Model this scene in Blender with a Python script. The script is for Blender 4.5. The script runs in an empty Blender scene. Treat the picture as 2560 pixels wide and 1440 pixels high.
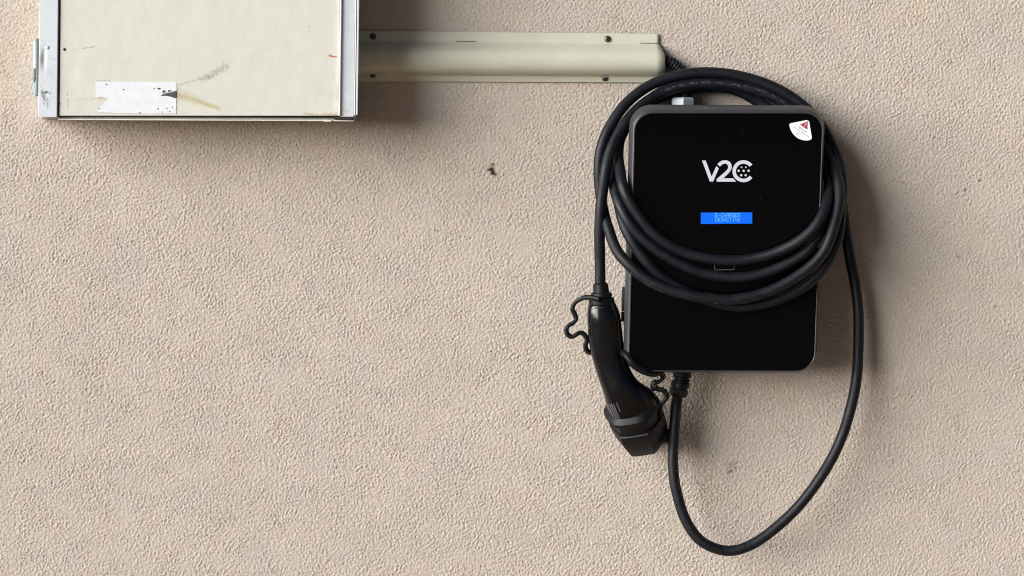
import bpy, bmesh, math
import numpy as np
from mathutils import Matrix, Vector

S = bpy.context.scene
COL = S.collection

# ------------------------------------------------------------------ camera
FPX = 5120.0                      # focal length in photo pixels (2560 wide)
DIST = 2.92
ZC = 1.35                         # height of the picture centre above the ground
PITCH, ROLL = math.radians(5.0), math.radians(1.1)
RM = (Matrix.Rotation(math.pi / 2 - PITCH, 3, 'X') @ Matrix.Rotation(ROLL, 3, 'Z'))
FWD = RM @ Vector((0, 0, -1))
CAM = Vector((0, 0, ZC)) - FWD * DIST
cd = bpy.data.cameras.new('camera')
cd.sensor_width = 36.0
cd.lens = 36.0 * FPX / 2560.0
cd.clip_start, cd.clip_end = 0.05, 200
cam = bpy.data.objects.new('camera', cd)
cam.matrix_world = Matrix.Translation(CAM) @ RM.to_4x4()
COL.objects.link(cam)
S.camera = cam

# ------------------------------------------------------------------ light
SUN_EL, SUN_AZ = math.radians(8), math.radians(59)      # azimuth: degrees to the left of straight out of the wall
to_sun = Vector((-math.sin(SUN_AZ) * math.cos(SUN_EL), -math.cos(SUN_AZ) * math.cos(SUN_EL), math.sin(SUN_EL)))
w = bpy.data.worlds.new('World'); S.world = w; w.use_nodes = True
nt = w.node_tree
sky = nt.nodes.new('ShaderNodeTexSky'); sky.sky_type = 'NISHITA'; sky.sun_disc = False
sky.sun_elevation = SUN_EL
sky.sun_rotation = math.atan2(to_sun.x, to_sun.y)
sky.dust_density = 4.0; sky.air_density = 0.25; sky.ozone_density = 0.0; sky.altitude = 500
nt.links.new(sky.outputs[0], nt.nodes['Background'].inputs[0])
nt.nodes['Background'].inputs[1].default_value = 0.05
sl = bpy.data.lights.new('sun', 'SUN'); sl.energy = 5.0; sl.angle = math.radians(62); sl.color = (0.965, 0.985, 1.0)
so = bpy.data.objects.new('sun', sl)
so.rotation_euler = to_sun.to_track_quat('Z', 'Y').to_euler()
so.location = (-3, -4, 4)
COL.objects.link(so)
vs = S.view_settings
vs.view_transform = 'Standard'; vs.look = 'None'; vs.gamma = 1.0; vs.use_curve_mapping = False
vs.exposure = 0.80
S.cycles.filter_width = 1.05

# ------------------------------------------------------------------ helpers
RN = np.array(RM); CN = np.array(CAM)
def W(px, py, d):
    """point on the plane d metres in front of the wall that the photo shows at pixel (px, py)"""
    r = RN @ np.array([(px - 1280.0) / FPX, -(py - 720.0) / FPX, -1.0])
    t = (-d - CN[1]) / r[1]
    return CN + r * t
def WA(P):
    return np.array([W(*p) for p in P])

def mesh_obj(name, verts, faces, mat=None, parent=None, smooth=False):
    me = bpy.data.meshes.new(name)
    me.from_pydata([tuple(v) for v in verts], [], [tuple(f) for f in faces])
    me.update()
    bm = bmesh.new(); bm.from_mesh(me); bmesh.ops.recalc_face_normals(bm, faces=bm.faces); bm.to_mesh(me); bm.free()
    if smooth:
        me.polygons.foreach_set('use_smooth', [True] * len(me.polygons))
    if mat: me.materials.append(mat)
    o = bpy.data.objects.new(name, me); COL.objects.link(o)
    if parent: o.parent = parent; o.matrix_parent_inverse = parent.matrix_world.inverted()
    return o

def thing(name, label, cat, loc):
    o = bpy.data.objects.new(name, None); COL.objects.link(o)
    o.empty_display_size = 0.05
    o.location = loc; o.matrix_world = Matrix.Translation(loc)
    o['label'] = label; o['category'] = cat
    return o

def bevel(o, width, seg=2, ang=35):
    m = o.modifiers.new('bevel', 'BEVEL'); m.width = width; m.segments = seg; m.limit_method = 'ANGLE'
    m.angle_limit = math.radians(ang); m.harden_normals = False
    return o

class Geo:
    def __init__(s): s.v = []; s.f = []
    def add(s, vs_, fs):
        n = len(s.v); s.v += [tuple(v) for v in vs_]; s.f += [tuple(i + n for i in f) for f in fs]
    def obj(s, name, mat, parent=None, smooth=False): return mesh_obj(name, s.v, s.f, mat, parent, smooth)

def grid_faces(n, m, close=False):
    f = []
    for i in range(n - 1):
        for j in range(m if close else m - 1):
            k = (j + 1) % m
            f.append((i * m + j, i * m + k, (i + 1) * m + k, (i + 1) * m + j))
    return f

def catmull(P, step):
    """centripetal-like resample of a polyline to even steps"""
    P = np.asarray(P, float)
    Q = np.vstack([2 * P[0] - P[1], P, 2 * P[-1] - P[-2]])
    out = []
    for i in range(1, len(Q) - 2):
        p0, p1, p2, p3 = Q[i - 1:i + 3]
        t0 = 0; t1 = t0 + np.linalg.norm(p1 - p0) ** .5; t2 = t1 + np.linalg.norm(p2 - p1) ** .5; t3 = t2 + np.linalg.norm(p3 - p2) ** .5
        for t in np.linspace(t1, t2, 24, endpoint=False):
            A1 = (t1 - t) / (t1 - t0) * p0 + (t - t0) / (t1 - t0) * p1
            A2 = (t2 - t) / (t2 - t1) * p1 + (t - t1) / (t2 - t1) * p2
            A3 = (t3 - t) / (t3 - t2) * p2 + (t - t2) / (t3 - t2) * p3
            B1 = (t2 - t) / (t2 - t0) * A1 + (t - t0) / (t2 - t0) * A2
            B2 = (t3 - t) / (t3 - t1) * A2 + (t - t1) / (t3 - t1) * A3
            out.append((t2 - t) / (t2 - t1) * B1 + (t - t1) / (t2 - t1) * B2)
    out.append(P[-1]); out = np.array(out)
    for _ in range(2 if step < 0.02 else 0):
        out[1:-1] = out[1:-1] * .5 + (out[:-2] + out[2:]) * .25
    L = np.concatenate([[0], np.cumsum(np.linalg.norm(np.diff(out, axis=0), axis=1))])
    s = np.linspace(0, L[-1], max(3, int(L[-1] / step) + 1))
    return np.stack([np.interp(s, L, out[:, k]) for k in range(3)], 1)

def frames(P):
    T = np.gradient(P, axis=0); T /= np.linalg.norm(T, axis=1)[:, None]
    N = np.zeros_like(P)
    a = np.array([0, -1.0, 0])
    if abs(T[0] @ a) > .9: a = np.array([1.0, 0, 0])
    n = a - T[0] * (a @ T[0]); N[0] = n / np.linalg.norm(n)
    for i in range(1, len(P)):
        n = N[i - 1] - T[i] * (N[i - 1] @ T[i]); N[i] = n / np.linalg.norm(n)
    return T, N, np.cross(T, N)

def tube(P, r, seg=16, cap=True):
    T, N, B = frames(P)
    r = np.broadcast_to(np.asarray(r, float), (len(P),))
    a = np.linspace(0, 2 * math.pi, seg, endpoint=False)
    V = P[:, None] + r[:, None, None] * (np.cos(a)[None, :, None] * N[:, None] + np.sin(a)[None, :, None] * B[:, None])
    f = grid_faces(len(P), seg, True)
    if cap: f += [tuple(range(seg - 1, -1, -1)), tuple(range((len(P) - 1) * seg, len(P) * seg))]
    return V.reshape(-1, 3), f

def rrect(quad, r, n=9):
    """px outline of a rounded quad TL,TR,BR,BL"""
    q = [np.array(p, float) for p in quad]; out = []
    for i in range(4):
        p, a, b = q[i], q[i - 1], q[(i + 1) % 4]
        u = (a - p) / np.linalg.norm(a - p); v = (b - p) / np.linalg.norm(b - p)
        c = p + (u + v) * r
        for t in np.linspace(0, math.pi / 2, n):
            out.append(c - v * r * math.cos(t) - u * r * math.sin(t))
    return np.array(out)

def inset(quad, l, t, r, b):
    (x0, y0), (x1, y1), (x2, y2), (x3, y3) = quad
    return [(x0 + l, y0 + t), (x1 - r, y1 + t), (x2 - r, y2 - b), (x3 + l, y3 - b)]

def loft(loops, cap0=True, cap1=True):
    m = len(loops[0]); V = np.vstack(loops); f = grid_faces(len(loops), m, True)
    if cap0: f.append(tuple(range(m - 1, -1, -1)))
    if cap1: f.append(tuple(range((len(loops) - 1) * m, len(loops) * m)))
    return V, f

def plane_loop(px, d): return np.array([W(x, y, d) for x, y in px])

def slab(px, d0, d1):
    return loft([plane_loop(px, d0), plane_loop(px, d1)])

def box_px(x0, y0, x1, y1, d0, d1): return slab([(x0, y0), (x1, y0), (x1, y1), (x0, y1)], d0, d1)

def flat(g, px, d):
    g.add(plane_loop(px, d), [tuple(range(len(px)))])

# ------------------------------------------------------------------ materials
def mat(name, col, rough=.5, metal=0., spec=.5, coat=0., noise=None, bump=None, emit=None, attr=None, rvar=None):
    m = bpy.data.materials.new(name); m.use_nodes = True
    n, l = m.node_tree.nodes, m.node_tree.links
    b = n['Principled BSDF']
    b.inputs['Base Color'].default_value = (*col, 1); b.inputs['Roughness'].default_value = rough
    b.inputs['Metallic'].default_value = metal; b.inputs['Specular IOR Level'].default_value = spec
    b.inputs['Coat Weight'].default_value = coat
    tc = n.new('ShaderNodeTexCoord')
    base = None
    if attr:
        a = n.new('ShaderNodeAttribute'); a.attribute_name = attr; base = a.outputs['Color']
    if noise:                                   # (scale, amount) multiplies the base colour
        t = n.new('ShaderNodeTexNoise'); t.inputs['Scale'].default_value = noise[0]; t.inputs['Detail'].default_value = 6
        l.new(tc.outputs['Object'], t.inputs['Vector'])
        mr = n.new('ShaderNodeMapRange'); mr.inputs[1].default_value = .3; mr.inputs[2].default_value = .7
        mr.inputs[3].default_value = 1 - noise[1]; mr.inputs[4].default_value = 1 + noise[1]
        l.new(t.outputs[0], mr.inputs[0])
        mx = n.new('ShaderNodeVectorMath'); mx.operation = 'SCALE'
        if base: l.new(base, mx.inputs[0])
        else: mx.inputs[0].default_value = col
        l.new(mr.outputs[0], mx.inputs['Scale']); base = mx.outputs[0]
    if base: l.new(base, b.inputs['Base Color'])
    if rvar:                                    # (scale, lo, hi) roughness breakup
        t = n.new('ShaderNodeTexNoise'); t.inputs['Scale'].default_value = rvar[0]; t.inputs['Detail'].default_value = 5
        l.new(tc.outputs['Object'], t.inputs['Vector'])
        mr = n.new('ShaderNodeMapRange'); mr.inputs[1].default_value = .35; mr.inputs[2].default_value = .65
        mr.inputs[3].default_value = rvar[1]; mr.inputs[4].default_value = rvar[2]
        l.new(t.outputs[0], mr.inputs[0]); l.new(mr.outputs[0], b.inputs['Roughness'])
    if bump:                                    # (scale, distance)
        t = n.new('ShaderNodeTexNoise'); t.inputs['Scale'].default_value = bump[0]; t.inputs['Detail'].default_value = 4
        l.new(tc.outputs['Object'], t.inputs['Vector'])
        bp = n.new('ShaderNodeBump'); bp.inputs['Strength'].default_value = 1.0; bp.inputs['Distance'].default_value = bump[1]
        l.new(t.outputs[0], bp.inputs['Height']); l.new(bp.outputs[0], b.inputs['Normal'])
    if emit:
        b.inputs['Emission Color'].default_value = (*emit[0], 1); b.inputs['Emission Strength'].default_value = emit[1]
    return m

M_wall = mat('roughcast', (.44, .35, .28), .9, spec=.2, attr='tint', bump=(1000, .0005))
M_ground = mat('dusty_paving', (.27, .18, .105), .9, noise=(3, .15))  # warm tone set for the light it bounces up the wall
M_door = mat('cream_paint', (.77, .76, .66), .38, attr='tint', bump=(60, .0004))
M_alu = mat('white_aluminium', (.74, .78, .82), .35, attr='tint', bump=(45, .0004))
M_body = mat('cabinet_sheet', (.62, .62, .56), .45, noise=(40, .08))
M_gap_cap = mat('black_gasket', (.012, .012, .013), .7)  # black for the shade in the door gap, also the dark corner cap
M_label = mat('worn_label', (.655, .695, .74), .5, noise=(120, .05))
M_dark = mat('bare_dark_metal', (.05, .05, .045), .6, noise=(300, .4))
M_zinc = mat('zinc', (.42, .56, .60), .38, metal=.45, noise=(90, .12))
M_zincd = mat('dark_zinc', (.10, .12, .13), .5, metal=.5)
M_cover = mat('cover_paint', (.53, .535, .44), .36, noise=(25, .04), bump=(30, .0003))
M_screw = mat('screw_steel', (.10, .105, .10), .42, metal=.6, noise=(500, .3))
M_black = mat('recess_black', (.006, .006, .006), .8)
M_rubber = mat('cable_rubber', (.0052, .0064, .0100), .5, spec=.30, noise=(70, .25), bump=(260, .0003), rvar=(35, .42, .60))
M_print = mat('cable_print', (.10, .105, .12), .6, noise=(900, .5))
M_bezel = mat('bezel_plastic', (.031, .033, .039), .42, noise=(200, .08), bump=(2500, .00006))
M_glass = mat('panel_glass', (.0015, .0015, .002), .10, spec=.10, rvar=(18, .07, .12))
M_logo = mat('logo_print', (.52, .55, .63), .5)
M_icon = mat('icon_print', (.16, .17, .18), .5)
M_lcd = mat('lcd_blue', (.0, .02, .10), .25, emit=((.0, .15, 1.0), .53))
M_lcdt = mat('lcd_text', (.0, .05, .2), .3, emit=((.16, .52, 1.0), .62))
M_stick = mat('sticker_white', (.78, .84, .88), .45)
M_red = mat('sticker_red', (.36, .03, .07), .5)
M_dust = mat('settled_dust', (.10, .10, .10), .9)
M_ink = mat('sticker_ink', (.05, .07, .08), .5)
M_faded = mat('sticker_faded', (.52, .47, .52), .5)
M_plug = mat('plug_plastic', (.002, .0025, .0035), .2, spec=.42, rvar=(60, .11, .18), bump=(1500, .00003))
M_gloss = mat('gloss_plastic', (.003, .0035, .005), .09, spec=.55, bump=(260, .0006))
M_cap = mat('cap_rubber', (.0045, .005, .0065), .45, spec=.24, noise=(150, .2), bump=(900, .00012))
M_nut = mat('grey_nut', (.33, .36, .40), .4, noise=(90, .06))
M_debris = mat('dry_debris', (.045, .032, .022), .9)

# ------------------------------------------------------------------ wall
def make_wall():
    x0, x1, z0, z1, st = -1.0, 1.0, ZC - .455, ZC + .455, .00128
    xs = np.arange(x0, x1 + 1e-9, st); zs = np.arange(z0, z1 + 1e-9, st)
    nx, nz = len(xs), len(zs)
    rng = np.random.default_rng(7)
    fx = np.fft.fftfreq(nx, st)[None, :]; fz = np.fft.rfftfreq(nz, st)[:, None] if False else np.fft.fftfreq(nz, st)[:, None]
    def band(wx, wz, ang=0., width=.55):
        N = np.fft.fft2(rng.standard_normal((nz, nx)))
        c, s = math.cos(ang), math.sin(ang)
        u = (fx * c + fz * s) * wx; v = (-fx * s + fz * c) * wz
        k = np.sqrt(u * u + v * v) + 1e-9
        F = np.exp(-(np.log(k) ** 2) / (2 * width ** 2))
        h = np.real(np.fft.ifft2(N * F)); return h / h.std()
    n1 = band(.0050, .0085, .12, .75)
    n1b = band(.0048, .0082, -.22, .75)
    sel = 1 / (1 + np.exp(-2.5 * band(.03, .03)))
    n1 = n1 * sel + n1b * (1 - sel); n1 /= n1.std()
    n2 = band(.0034, .0046, 0, .5)
    n3 = band(.05, .05); n4 = band(.22, .22)
    amp = np.clip(1 + .12 * band(.07, .07) + .05 * band(.25, .25), .5, 1.6)
    pit = np.clip(band(.0055, .0075, 0, .6) - 1.35, 0, 1.2)
    h = (np.tanh(.9 * (n1 + .25)) * .00062 + n2 * .00025 - pit * .0009) * amp + n4 * .00006
    # colour: warm cream paint with faint mottling
    col = np.empty((nz, nx, 4), np.float32); col[..., 3] = 1
    base = np.array([.488, .430, .377])
    v = 1 + .012 * n4 + .012 * n3 + .03 * np.clip(n1, -2, 2) + .035 * np.clip(band(.003, .003, 0, .5), -2, 2)
    g = band(.09, .09); q = band(.14, .14)
    for k, a in enumerate(((.005, .004), (-.001, .005), (-.007, -.007))):
        col[..., k] = base[k] * v * (1 + a[0] * g + a[1] * q)
    X, Z = np.meshgrid(xs, zs)
    # scars and specks that the plaster carries
    def spot(px, py, rpx, dark, depth=0., el=1., ang=0., big=True):
        p = W(px, py, 0); r = rpx * .00057 * (1.12 if big else 1)
        dx, dz = X - p[0], Z - p[2]
        c, s = math.cos(ang), math.sin(ang); a = dx * c + dz * s; b = (-dx * s + dz * c) * el
        m = np.exp(-((a * a + b * b) / (r * r)) ** 1.5)
        t = np.array([.10, .075, .055])
        for k in range(3): col[..., k] = col[..., k] * (1 - m * dark) + t[k] * m * dark
        return m * depth
    for a in ((1826, 1160, 3.2, .8, .0, 2.5, .9), (1842, 1156, 3.0, .8, 0, 1.8, -1.0), (1838, 1169, 3.0, .9, 0, 2.2, 0.), (1827, 1178, 4.5, .9, 0, 1.8, .2),
              (1821, 1182, 3, .7, 0, 1, 0), (1832, 1166, 14, .22, .0005, 1, 0), (211, 912, 3.5, .85, 0, 2, 1.2), (1090, 576, 3.5, .5, .0, 1, 0),
              (2334, 343, 4, .75, 0, 1.5, .4), (2449, 450, 3.2, .85, 0, 1, 0), (2413, 475, 3.2, .85, 0, 1, 0), (2258, 456, 3.5, .7, 0, 2, 0),
              (2488, 766, 4, .7, 0, 2, 1.0), (2394, 642, 4, .7, 0, 1.5, .5), (2400, 1195, 3, .5, 0, 1, 0), (585, 1298, 3, .4, 0, 1, 0),
              (72, 436, 3.5, .5, 0, 1, 0), (560, 1300, 26, .10, 0, 2, 0), (2175, 650, 3, .5, 0, 1, 0)):
        h = h - spot(*a)
    for i in range(60):
        spot(rng.uniform(0, 2560), rng.uniform(0, 1440), rng.uniform(1.2, 2.4), rng.uniform(.3, .65), 0, rng.uniform(1, 2), rng.uniform(0, 3), False)
    # fade the relief at the rim of the dense part, then a coarse skirt outwards
    edge = np.minimum.reduce([X - x0, x1 - X, Z - z0, z1 - Z]); h = h * np.clip(edge / .01, 0, 1)
    ox = np.array([.02, .1, .3, .8, 1.8]); oz = np.array([.02, .1, .3, z0 + .02])
    XS = np.concatenate([x0 - ox[::-1], xs, x1 + ox]); ZS = np.concatenate([z0 - oz[::-1], zs, z1 + ox])
    H = np.pad(h, ((len(oz), len(ox)), (len(ox), len(ox))))
    Cc = np.pad(col, ((len(oz), len(ox)), (len(ox), len(ox)), (0, 0)), mode='edge')
    n, m = len(ZS), len(XS)
    out = np.ones((n, m), bool); out[len(oz):-len(ox), len(ox):-len(ox)] = False
    Cc[out] = (*base, 0.0)          # alpha marks where the coarse skirt begins
    GX, GZ = np.meshgrid(XS, ZS)
    co = np.stack([GX, -H, GZ], -1).reshape(-1, 3).astype(np.float32)
    i, j = np.meshgrid(np.arange(n - 1), np.arange(m - 1), indexing='ij')
    a = (i * m + j).ravel()
    idx = np.stack([a, a + 1, a + m + 1, a + m], 1).astype(np.int32).ravel()
    me = bpy.data.meshes.new('roughcast_wall')
    me.vertices.add(n * m); me.vertices.foreach_set('co', co.ravel())
    me.loops.add(len(idx)); me.loops.foreach_set('vertex_index', idx)
    me.polygons.add(len(a)); me.polygons.foreach_set('loop_start', np.arange(0, len(idx), 4, dtype=np.int32))
    me.polygons.foreach_set('use_smooth', np.ones(len(a), bool))
    me.update(calc_edges=True)
    at = me.attributes.new('tint', 'FLOAT_COLOR', 'POINT'); at.data.foreach_set('color', Cc.reshape(-1).astype(np.float32))
    me.materials.append(M_wall)
    o = bpy.data.objects.new('roughcast_wall', me); COL.objects.link(o)
    o['label'] = 'beige roughcast wall behind the cabinet and the charger'; o['category'] = 'wall'
    return o
n_, l_ = M_wall.node_tree.nodes, M_wall.node_tree.links
bs = n_['Principled BSDF']; b0 = bs.inputs['Normal'].links[0].from_node
at_ = [q for q in n_ if q.type == 'ATTRIBUTE'][0]
iv = n_.new('ShaderNodeMath'); iv.operation = 'SUBTRACT'; iv.inputs[0].default_value = 1.0; l_.new(at_.outputs['Alpha'], iv.inputs[1])
tn = n_.new('ShaderNodeTexNoise'); tn.inputs['Scale'].default_value = 110; tn.inputs['Detail'].default_value = 3
l_.new([q for q in n_ if q.type == 'TEX_COORD'][0].outputs['Object'], tn.inputs['Vector'])
bb = n_.new('ShaderNodeBump'); bb.inputs['Distance'].default_value = .004
l_.new(iv.outputs[0], bb.inputs['Strength']); l_.new(tn.outputs[0], bb.inputs['Height']); l_.new(b0.outputs[0], bb.inputs['Normal']); l_.new(bb.outputs[0], bs.inputs['Normal'])
wall = make_wall()
# a dried twig-like scrap caught on the plaster
g = Geo()
for P, r in (((( 1231, 409), (1228, 416), (1226, 420)), .0006), (((1218, 426), (1223, 423), (1227, 421), (1229, 427)), .0011),
             (((1227, 421), (1229, 428), (1232, 433), (1236, 436)), .0016), (((1228, 430), (1227, 437)), .0009), (((1231, 408), (1231, 412)), .0012)):
    p = catmull(WA([(x, y, .0022) for x, y in P]), .0015)
    g.add(*tube(p, r, 6))
o = g.obj('dry_scrap', M_debris, wall)
o['label'] = 'dark dried scrap stuck on the plaster'

g = Geo()
for xa, xb, ya, yb in ((-60, 60, -120, 30),):
    g.add([(xa, ya, 0), (xb, ya, 0), (xb, yb, 0), (xa, yb, 0)], [(0, 1, 2, 3)])
o = g.obj('ground', M_ground); o['kind'] = 'structure'  # unseen sheet below the view, added to bounce warm light onto the wall

# ------------------------------------------------------------------ painted sheets with wear
def sheet(name, quad, d, thick, m, base, parent, marks, n=(40, 40), dents=None, seed=1):
    """front sheet of a panel with a fine grid so that wear can sit in a colour attribute; quad TL,TR,BR,BL in px"""
    q = np.array(quad, float); nx, ny = n
    u = np.linspace(0, 1, nx)[None, :, None]; v = np.linspace(0, 1, ny)[:, None, None]
    P = (q[0] * (1 - u) + q[1] * u) * (1 - v) + (q[3] * (1 - u) + q[2] * u) * v
    rng = np.random.default_rng(seed)
    C = np.ones((ny, nx, 3)) * np.array(base)
    sm = rng.standard_normal((ny, nx)); F = np.exp(-((np.fft.fftfreq(ny)[:, None] * 40) ** 2 + (np.fft.fftfreq(nx)[None] * 40) ** 2) / 2)
    sm = np.real(np.fft.ifft2(np.fft.fft2(sm) * F)); sm /= sm.std()
    C *= (1 + .012 * sm)[..., None]
    fine = rng.standard_normal((ny, nx))
    for a in range(1): fine = (fine + np.roll(fine, 1, 0) + np.roll(fine, 1, 1) + np.roll(fine, (1, 1), (0, 1))) / 2
    X, Y = P[..., 0], P[..., 1]
    for (pts, wdt, col, op, ragged) in marks:
        pts = np.array(pts, float); D = np.full(X.shape, 1e9); T = np.zeros(X.shape)
        for k in range(len(pts) - 1):
            a, b = pts[k], pts[k + 1]; e = b - a; L2 = e @ e + 1e-9
            t = np.clip(((X - a[0]) * e[0] + (Y - a[1]) * e[1]) / L2, 0, 1)
            dd = np.hypot(X - a[0] - t * e[0], Y - a[1] - t * e[1]); mm = dd < D
            D = np.where(mm, dd, D); T = np.where(mm, (k + t) / (len(pts) - 1), T)
        ww = wdt[0] * (1 - T) + wdt[1] * T if isinstance(wdt, tuple) else wdt
        a = np.clip((ww - D) / np.maximum(ww * .6, .8) + ragged * fine, 0, 1) * op
        a = np.where(D < ww + 3, a, 0)
        C = C * (1 - a[..., None]) + np.array(col) * a[..., None]
    dep = np.full(X.shape, d)
    if dents is not None: dep = dep + dents(X, Y)
    V = np.array([W(X[i, j], Y[i, j], dep[i, j]) for i in range(ny) for j in range(nx)])
    f = grid_faces(ny, nx)
    ring = [j for j in range(nx)] + [i * nx + nx - 1 for i in range(1, ny)] + [(ny - 1) * nx + j for j in range(nx - 2, -1, -1)] + [i * nx for i in range(ny - 2, 0, -1)]
    V2 = V[ring] + np.array([0, thick, 0])
    k = len(V); R = len(ring)
    f += [(ring[a], ring[(a + 1) % R], k + (a + 1) % R, k + a) for a in range(R)] + [tuple(range(k, k + R))]
    C2 = np.vstack([C.reshape(-1, 3), C.reshape(-1, 3)[ring]])
    o = mesh_obj(name, np.vstack([V, V2]), f, m, parent)
    at = o.data.attributes.new('tint', 'FLOAT_COLOR', 'POINT')
    at.data.foreach_set('color', np.hstack([np.clip(C2, 0, 1), np.ones((len(C2), 1))]).astype(np.float32).ravel())
    return o

# ------------------------------------------------------------------ metal cabinet
cab = thing('metal_cabinet', 'scuffed cream metal cabinet with white aluminium edge rails on the wall', 'cabinet', Vector(W(495, 300, 0)))
TOP = -560
DCAB = .112
def cabx(x, y): return x - 3.5 * (y / 290.0) * 1.0            # lean of its uprights in the picture
# body shell
v, f = slab([(cabx(104, TOP), TOP), (cabx(897, TOP), TOP - 0), (889, 303), (100, 296)], .002, DCAB)
bevel(mesh_obj('body', v, f, M_body, cab), .0015)
GREY = (.20, .21, .20); BROWN = (.50, .42, .22); DK = (.06, .055, .05)
marks = [
    ([(180, 125), (197, 122)], 1.4, (.42, .41, .36), .7, .25), ([(205, 121), (236, 117)], (1.2, 1.8), (.30, .29, .26), .8, .25),
    ([(445, 214), (475, 204), (505, 196)], (3, 3.5), (.36, .37, .33), .6, .4), ([(503, 198), (522, 193), (530, 186), (545, 178), (562, 166)], (8, 11), (.30, .31, .29), .62, .6),
    ([(513, 187), (527, 196)], 3, GREY, .45, .5), ([(520, 196), (545, 184)], 2, GREY, .4, .5),
    ([(444, 240), (470, 245), (505, 256), (548, 271)], (16, 7), (.49, .45, .32), .85, .18), ([(444, 236), (480, 246), (545, 272)], (7, 3), (.42, .36, .21), .6, .3),
    ([(444, 225), (500, 246)], (11, 4), (.50, .48, .38), .6, .15),
    ([(169, 232), (168, 238)], 1.4, GREY, .8, .3), ([(173, 247), (168, 257), (170, 270)], 1.6, GREY, .75, .4),
    ([(190, 249), (215, 249)], 3, (.46, .45, .35), .6, .4), ([(228, 248), (268, 245)], (4, 2.5), (.44, .42, .29), .6, .3),
    ([(240, 202), (276, 202)], 1.2, GREY, .5, .2),
    ([(824, 139), (831, 141), (841, 142)], (3.6, 1.8), (.28, .09, .03), .95, .1), ([(825, 141), (838, 143)], 2.8, (.45, .20, .10), .6, .1),
    ([(760, 284), (800, 289), (845, 287)], (3, 7), (.40, .34, .20), .7, .5), ([(820, 286), (846, 290)], (3, 5), (.36, .31, .20), .6, .5),
    ([(832, 180), (836, 188)], 1.5, GREY, .35, .4), ([(844, 215), (846, 285)], (3, 5), (.38, .36, .28), .5, .6),
    ([(800, 230), (838, 240)], 8, (.49, .48, .40), .35, .6), ([(620, 225), (640, 228)], 5, (.50, .51, .44), .35, .4),
    ([(771, 65), (773, 67)], 1.8, GREY, .7, .2), ([(452, 159), (454, 161)], 2.2, GREY, .5, .2), ([(406, 46), (407, 48)], 1.6, GREY, .45, .2),
    ([(503, 57), (504, 58)], 1.6, GREY, .4, .2), ([(322, 116), (326, 112)], 1.6, GREY, .35, .2), ([(150, 258), (152, 262)], 2, GREY, .6, .3),
    ([(610, 268), (625, 276)], 6, (.50, .50, .42), .35, .6),
]
door = sheet('door', [(cabx(151, TOP), TOP), (cabx(849, TOP), TOP), (845.5, 289), (149, 289)], DCAB + .014, .008, M_door, (.575, .578, .520), cab, marks, (520, 420), seed=3)
v, f = slab([(cabx(144, TOP), TOP), (cabx(856, TOP), TOP), (850, 295), (143, 292)], DCAB, DCAB + .006)
mesh_obj('gasket', v, f, M_gap_cap, cab)  # black backing added so the gap round the door looks deep in shade
def dentL(X, Y):
    e = .0012 * np.exp(-(((X - 97) / 9) ** 2 + ((Y - 150) / 22) ** 2)) - .0009 * np.exp(-(((X - 110) / 5) ** 2 + ((Y - 146) / 24) ** 2))
    return e - .0011 * np.exp(-(((X - 112) / 7) ** 2 + ((Y - 236) / 9) ** 2)) + .0006 * np.exp(-(((X - 112) / 16) ** 2 + ((Y - 240) / 18) ** 2))
ml = [([(106, 226), (111, 260)], (3.4, 2.5), (.25, .26, .26), .8, .5), ([(113, 232), (112, 250)], (4.5, 2), (.12, .13, .13), .8, .5), ([(118, 236), (120, 268)], 2.6, (.35, .36, .36), .7, .5),
      ([(104, 230), (124, 233)], 3, (.2, .21, .21), .8, .5), ([(116, 240), (118, 272)], 2.4, (.3, .31, .31), .6, .5), ([(124, 236), (128, 232)], 1.5, (.3, .3, .3), .7, .5),
      ([(102, 214), (106, 224)], 2, (.4, .4, .4), .6, .5), ([(109, 122), (106, 152)], (4, 7), (.36, .38, .41), .6, .25), ([(114, 100), (113, 116)], 2.5, (.40, .42, .45), .5, .4),
      ([(112, 142), (140, 150)], 2.5, (.42, .45, .48), .5, .4), ([(125, 117), (138, 117)], 2, (.5, .5, .52), .35, .5), ([(108, 200), (113, 203)], 3, (.5, .52, .5), .5, .5),
      ([(120, 180), (134, 190)], 8, (.47, .50, .53), .4, .3), ([(96, 246), (104, 250)], 1.5, (.4, .4, .4), .6, .4), ([(122, 272), (130, 278)], 1.5, (.5, .5, .5), .5, .5)]
QL = [(cabx(100, TOP), TOP), (cabx(144.5, TOP), TOP), (142, 293), (95, 293)]
bevel(sheet('edge_rail', QL, DCAB + .017, .016, M_alu, (.565, .605, .655), cab, ml, (40, 420), dentL, 5), .0015, 2, 60)
# right rail: broad strip, a bead against the door and a double bead outside
mr = [([(851, 279), (862, 276), (873, 280)], 2.2, (.50, .42, .26), .8, .3), ([(852, 286), (872, 288)], 4, (.62, .58, .45), .7, .5), ([(880, 120), (884, 124), (885, 134)], 1.8, (.45, .46, .46), .7, .4),
      ([(864, 240), (872, 246)], 9, (.63, .67, .72), .5, .2), ([(850, 262), (851, 290)], 2, (.40, .34, .22), .6, .5)]
QR = [(cabx(855, TOP), TOP), (cabx(889, TOP), TOP), (884, 292), (850, 292)]
bevel(sheet('edge_rail', QR, DCAB + .0145, .014, M_alu, (.515, .57, .615), cab, mr, (34, 420), None, 6), .0008, 2, 60)
for xa, xb, dd in ((850.5, 855, .018), (889.3, 892.2, .0165), (893, 899, .0155)):
    k = 5.5
    v, f = slab([(cabx(xa, TOP), TOP), (cabx(xb, TOP), TOP), (xb - 4.3, 290 if xa < 860 else 286), (xa - 4.3, 290)], DCAB, DCAB + dd)
    o = mesh_obj('rail_bead', v, f, M_alu, cab)
    at = o.data.attributes.new('tint', 'FLOAT_COLOR', 'POINT'); at.data.foreach_set('color', [.72, .74, .76, 1] * len(v))
    bevel(o, .001, 2)
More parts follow.
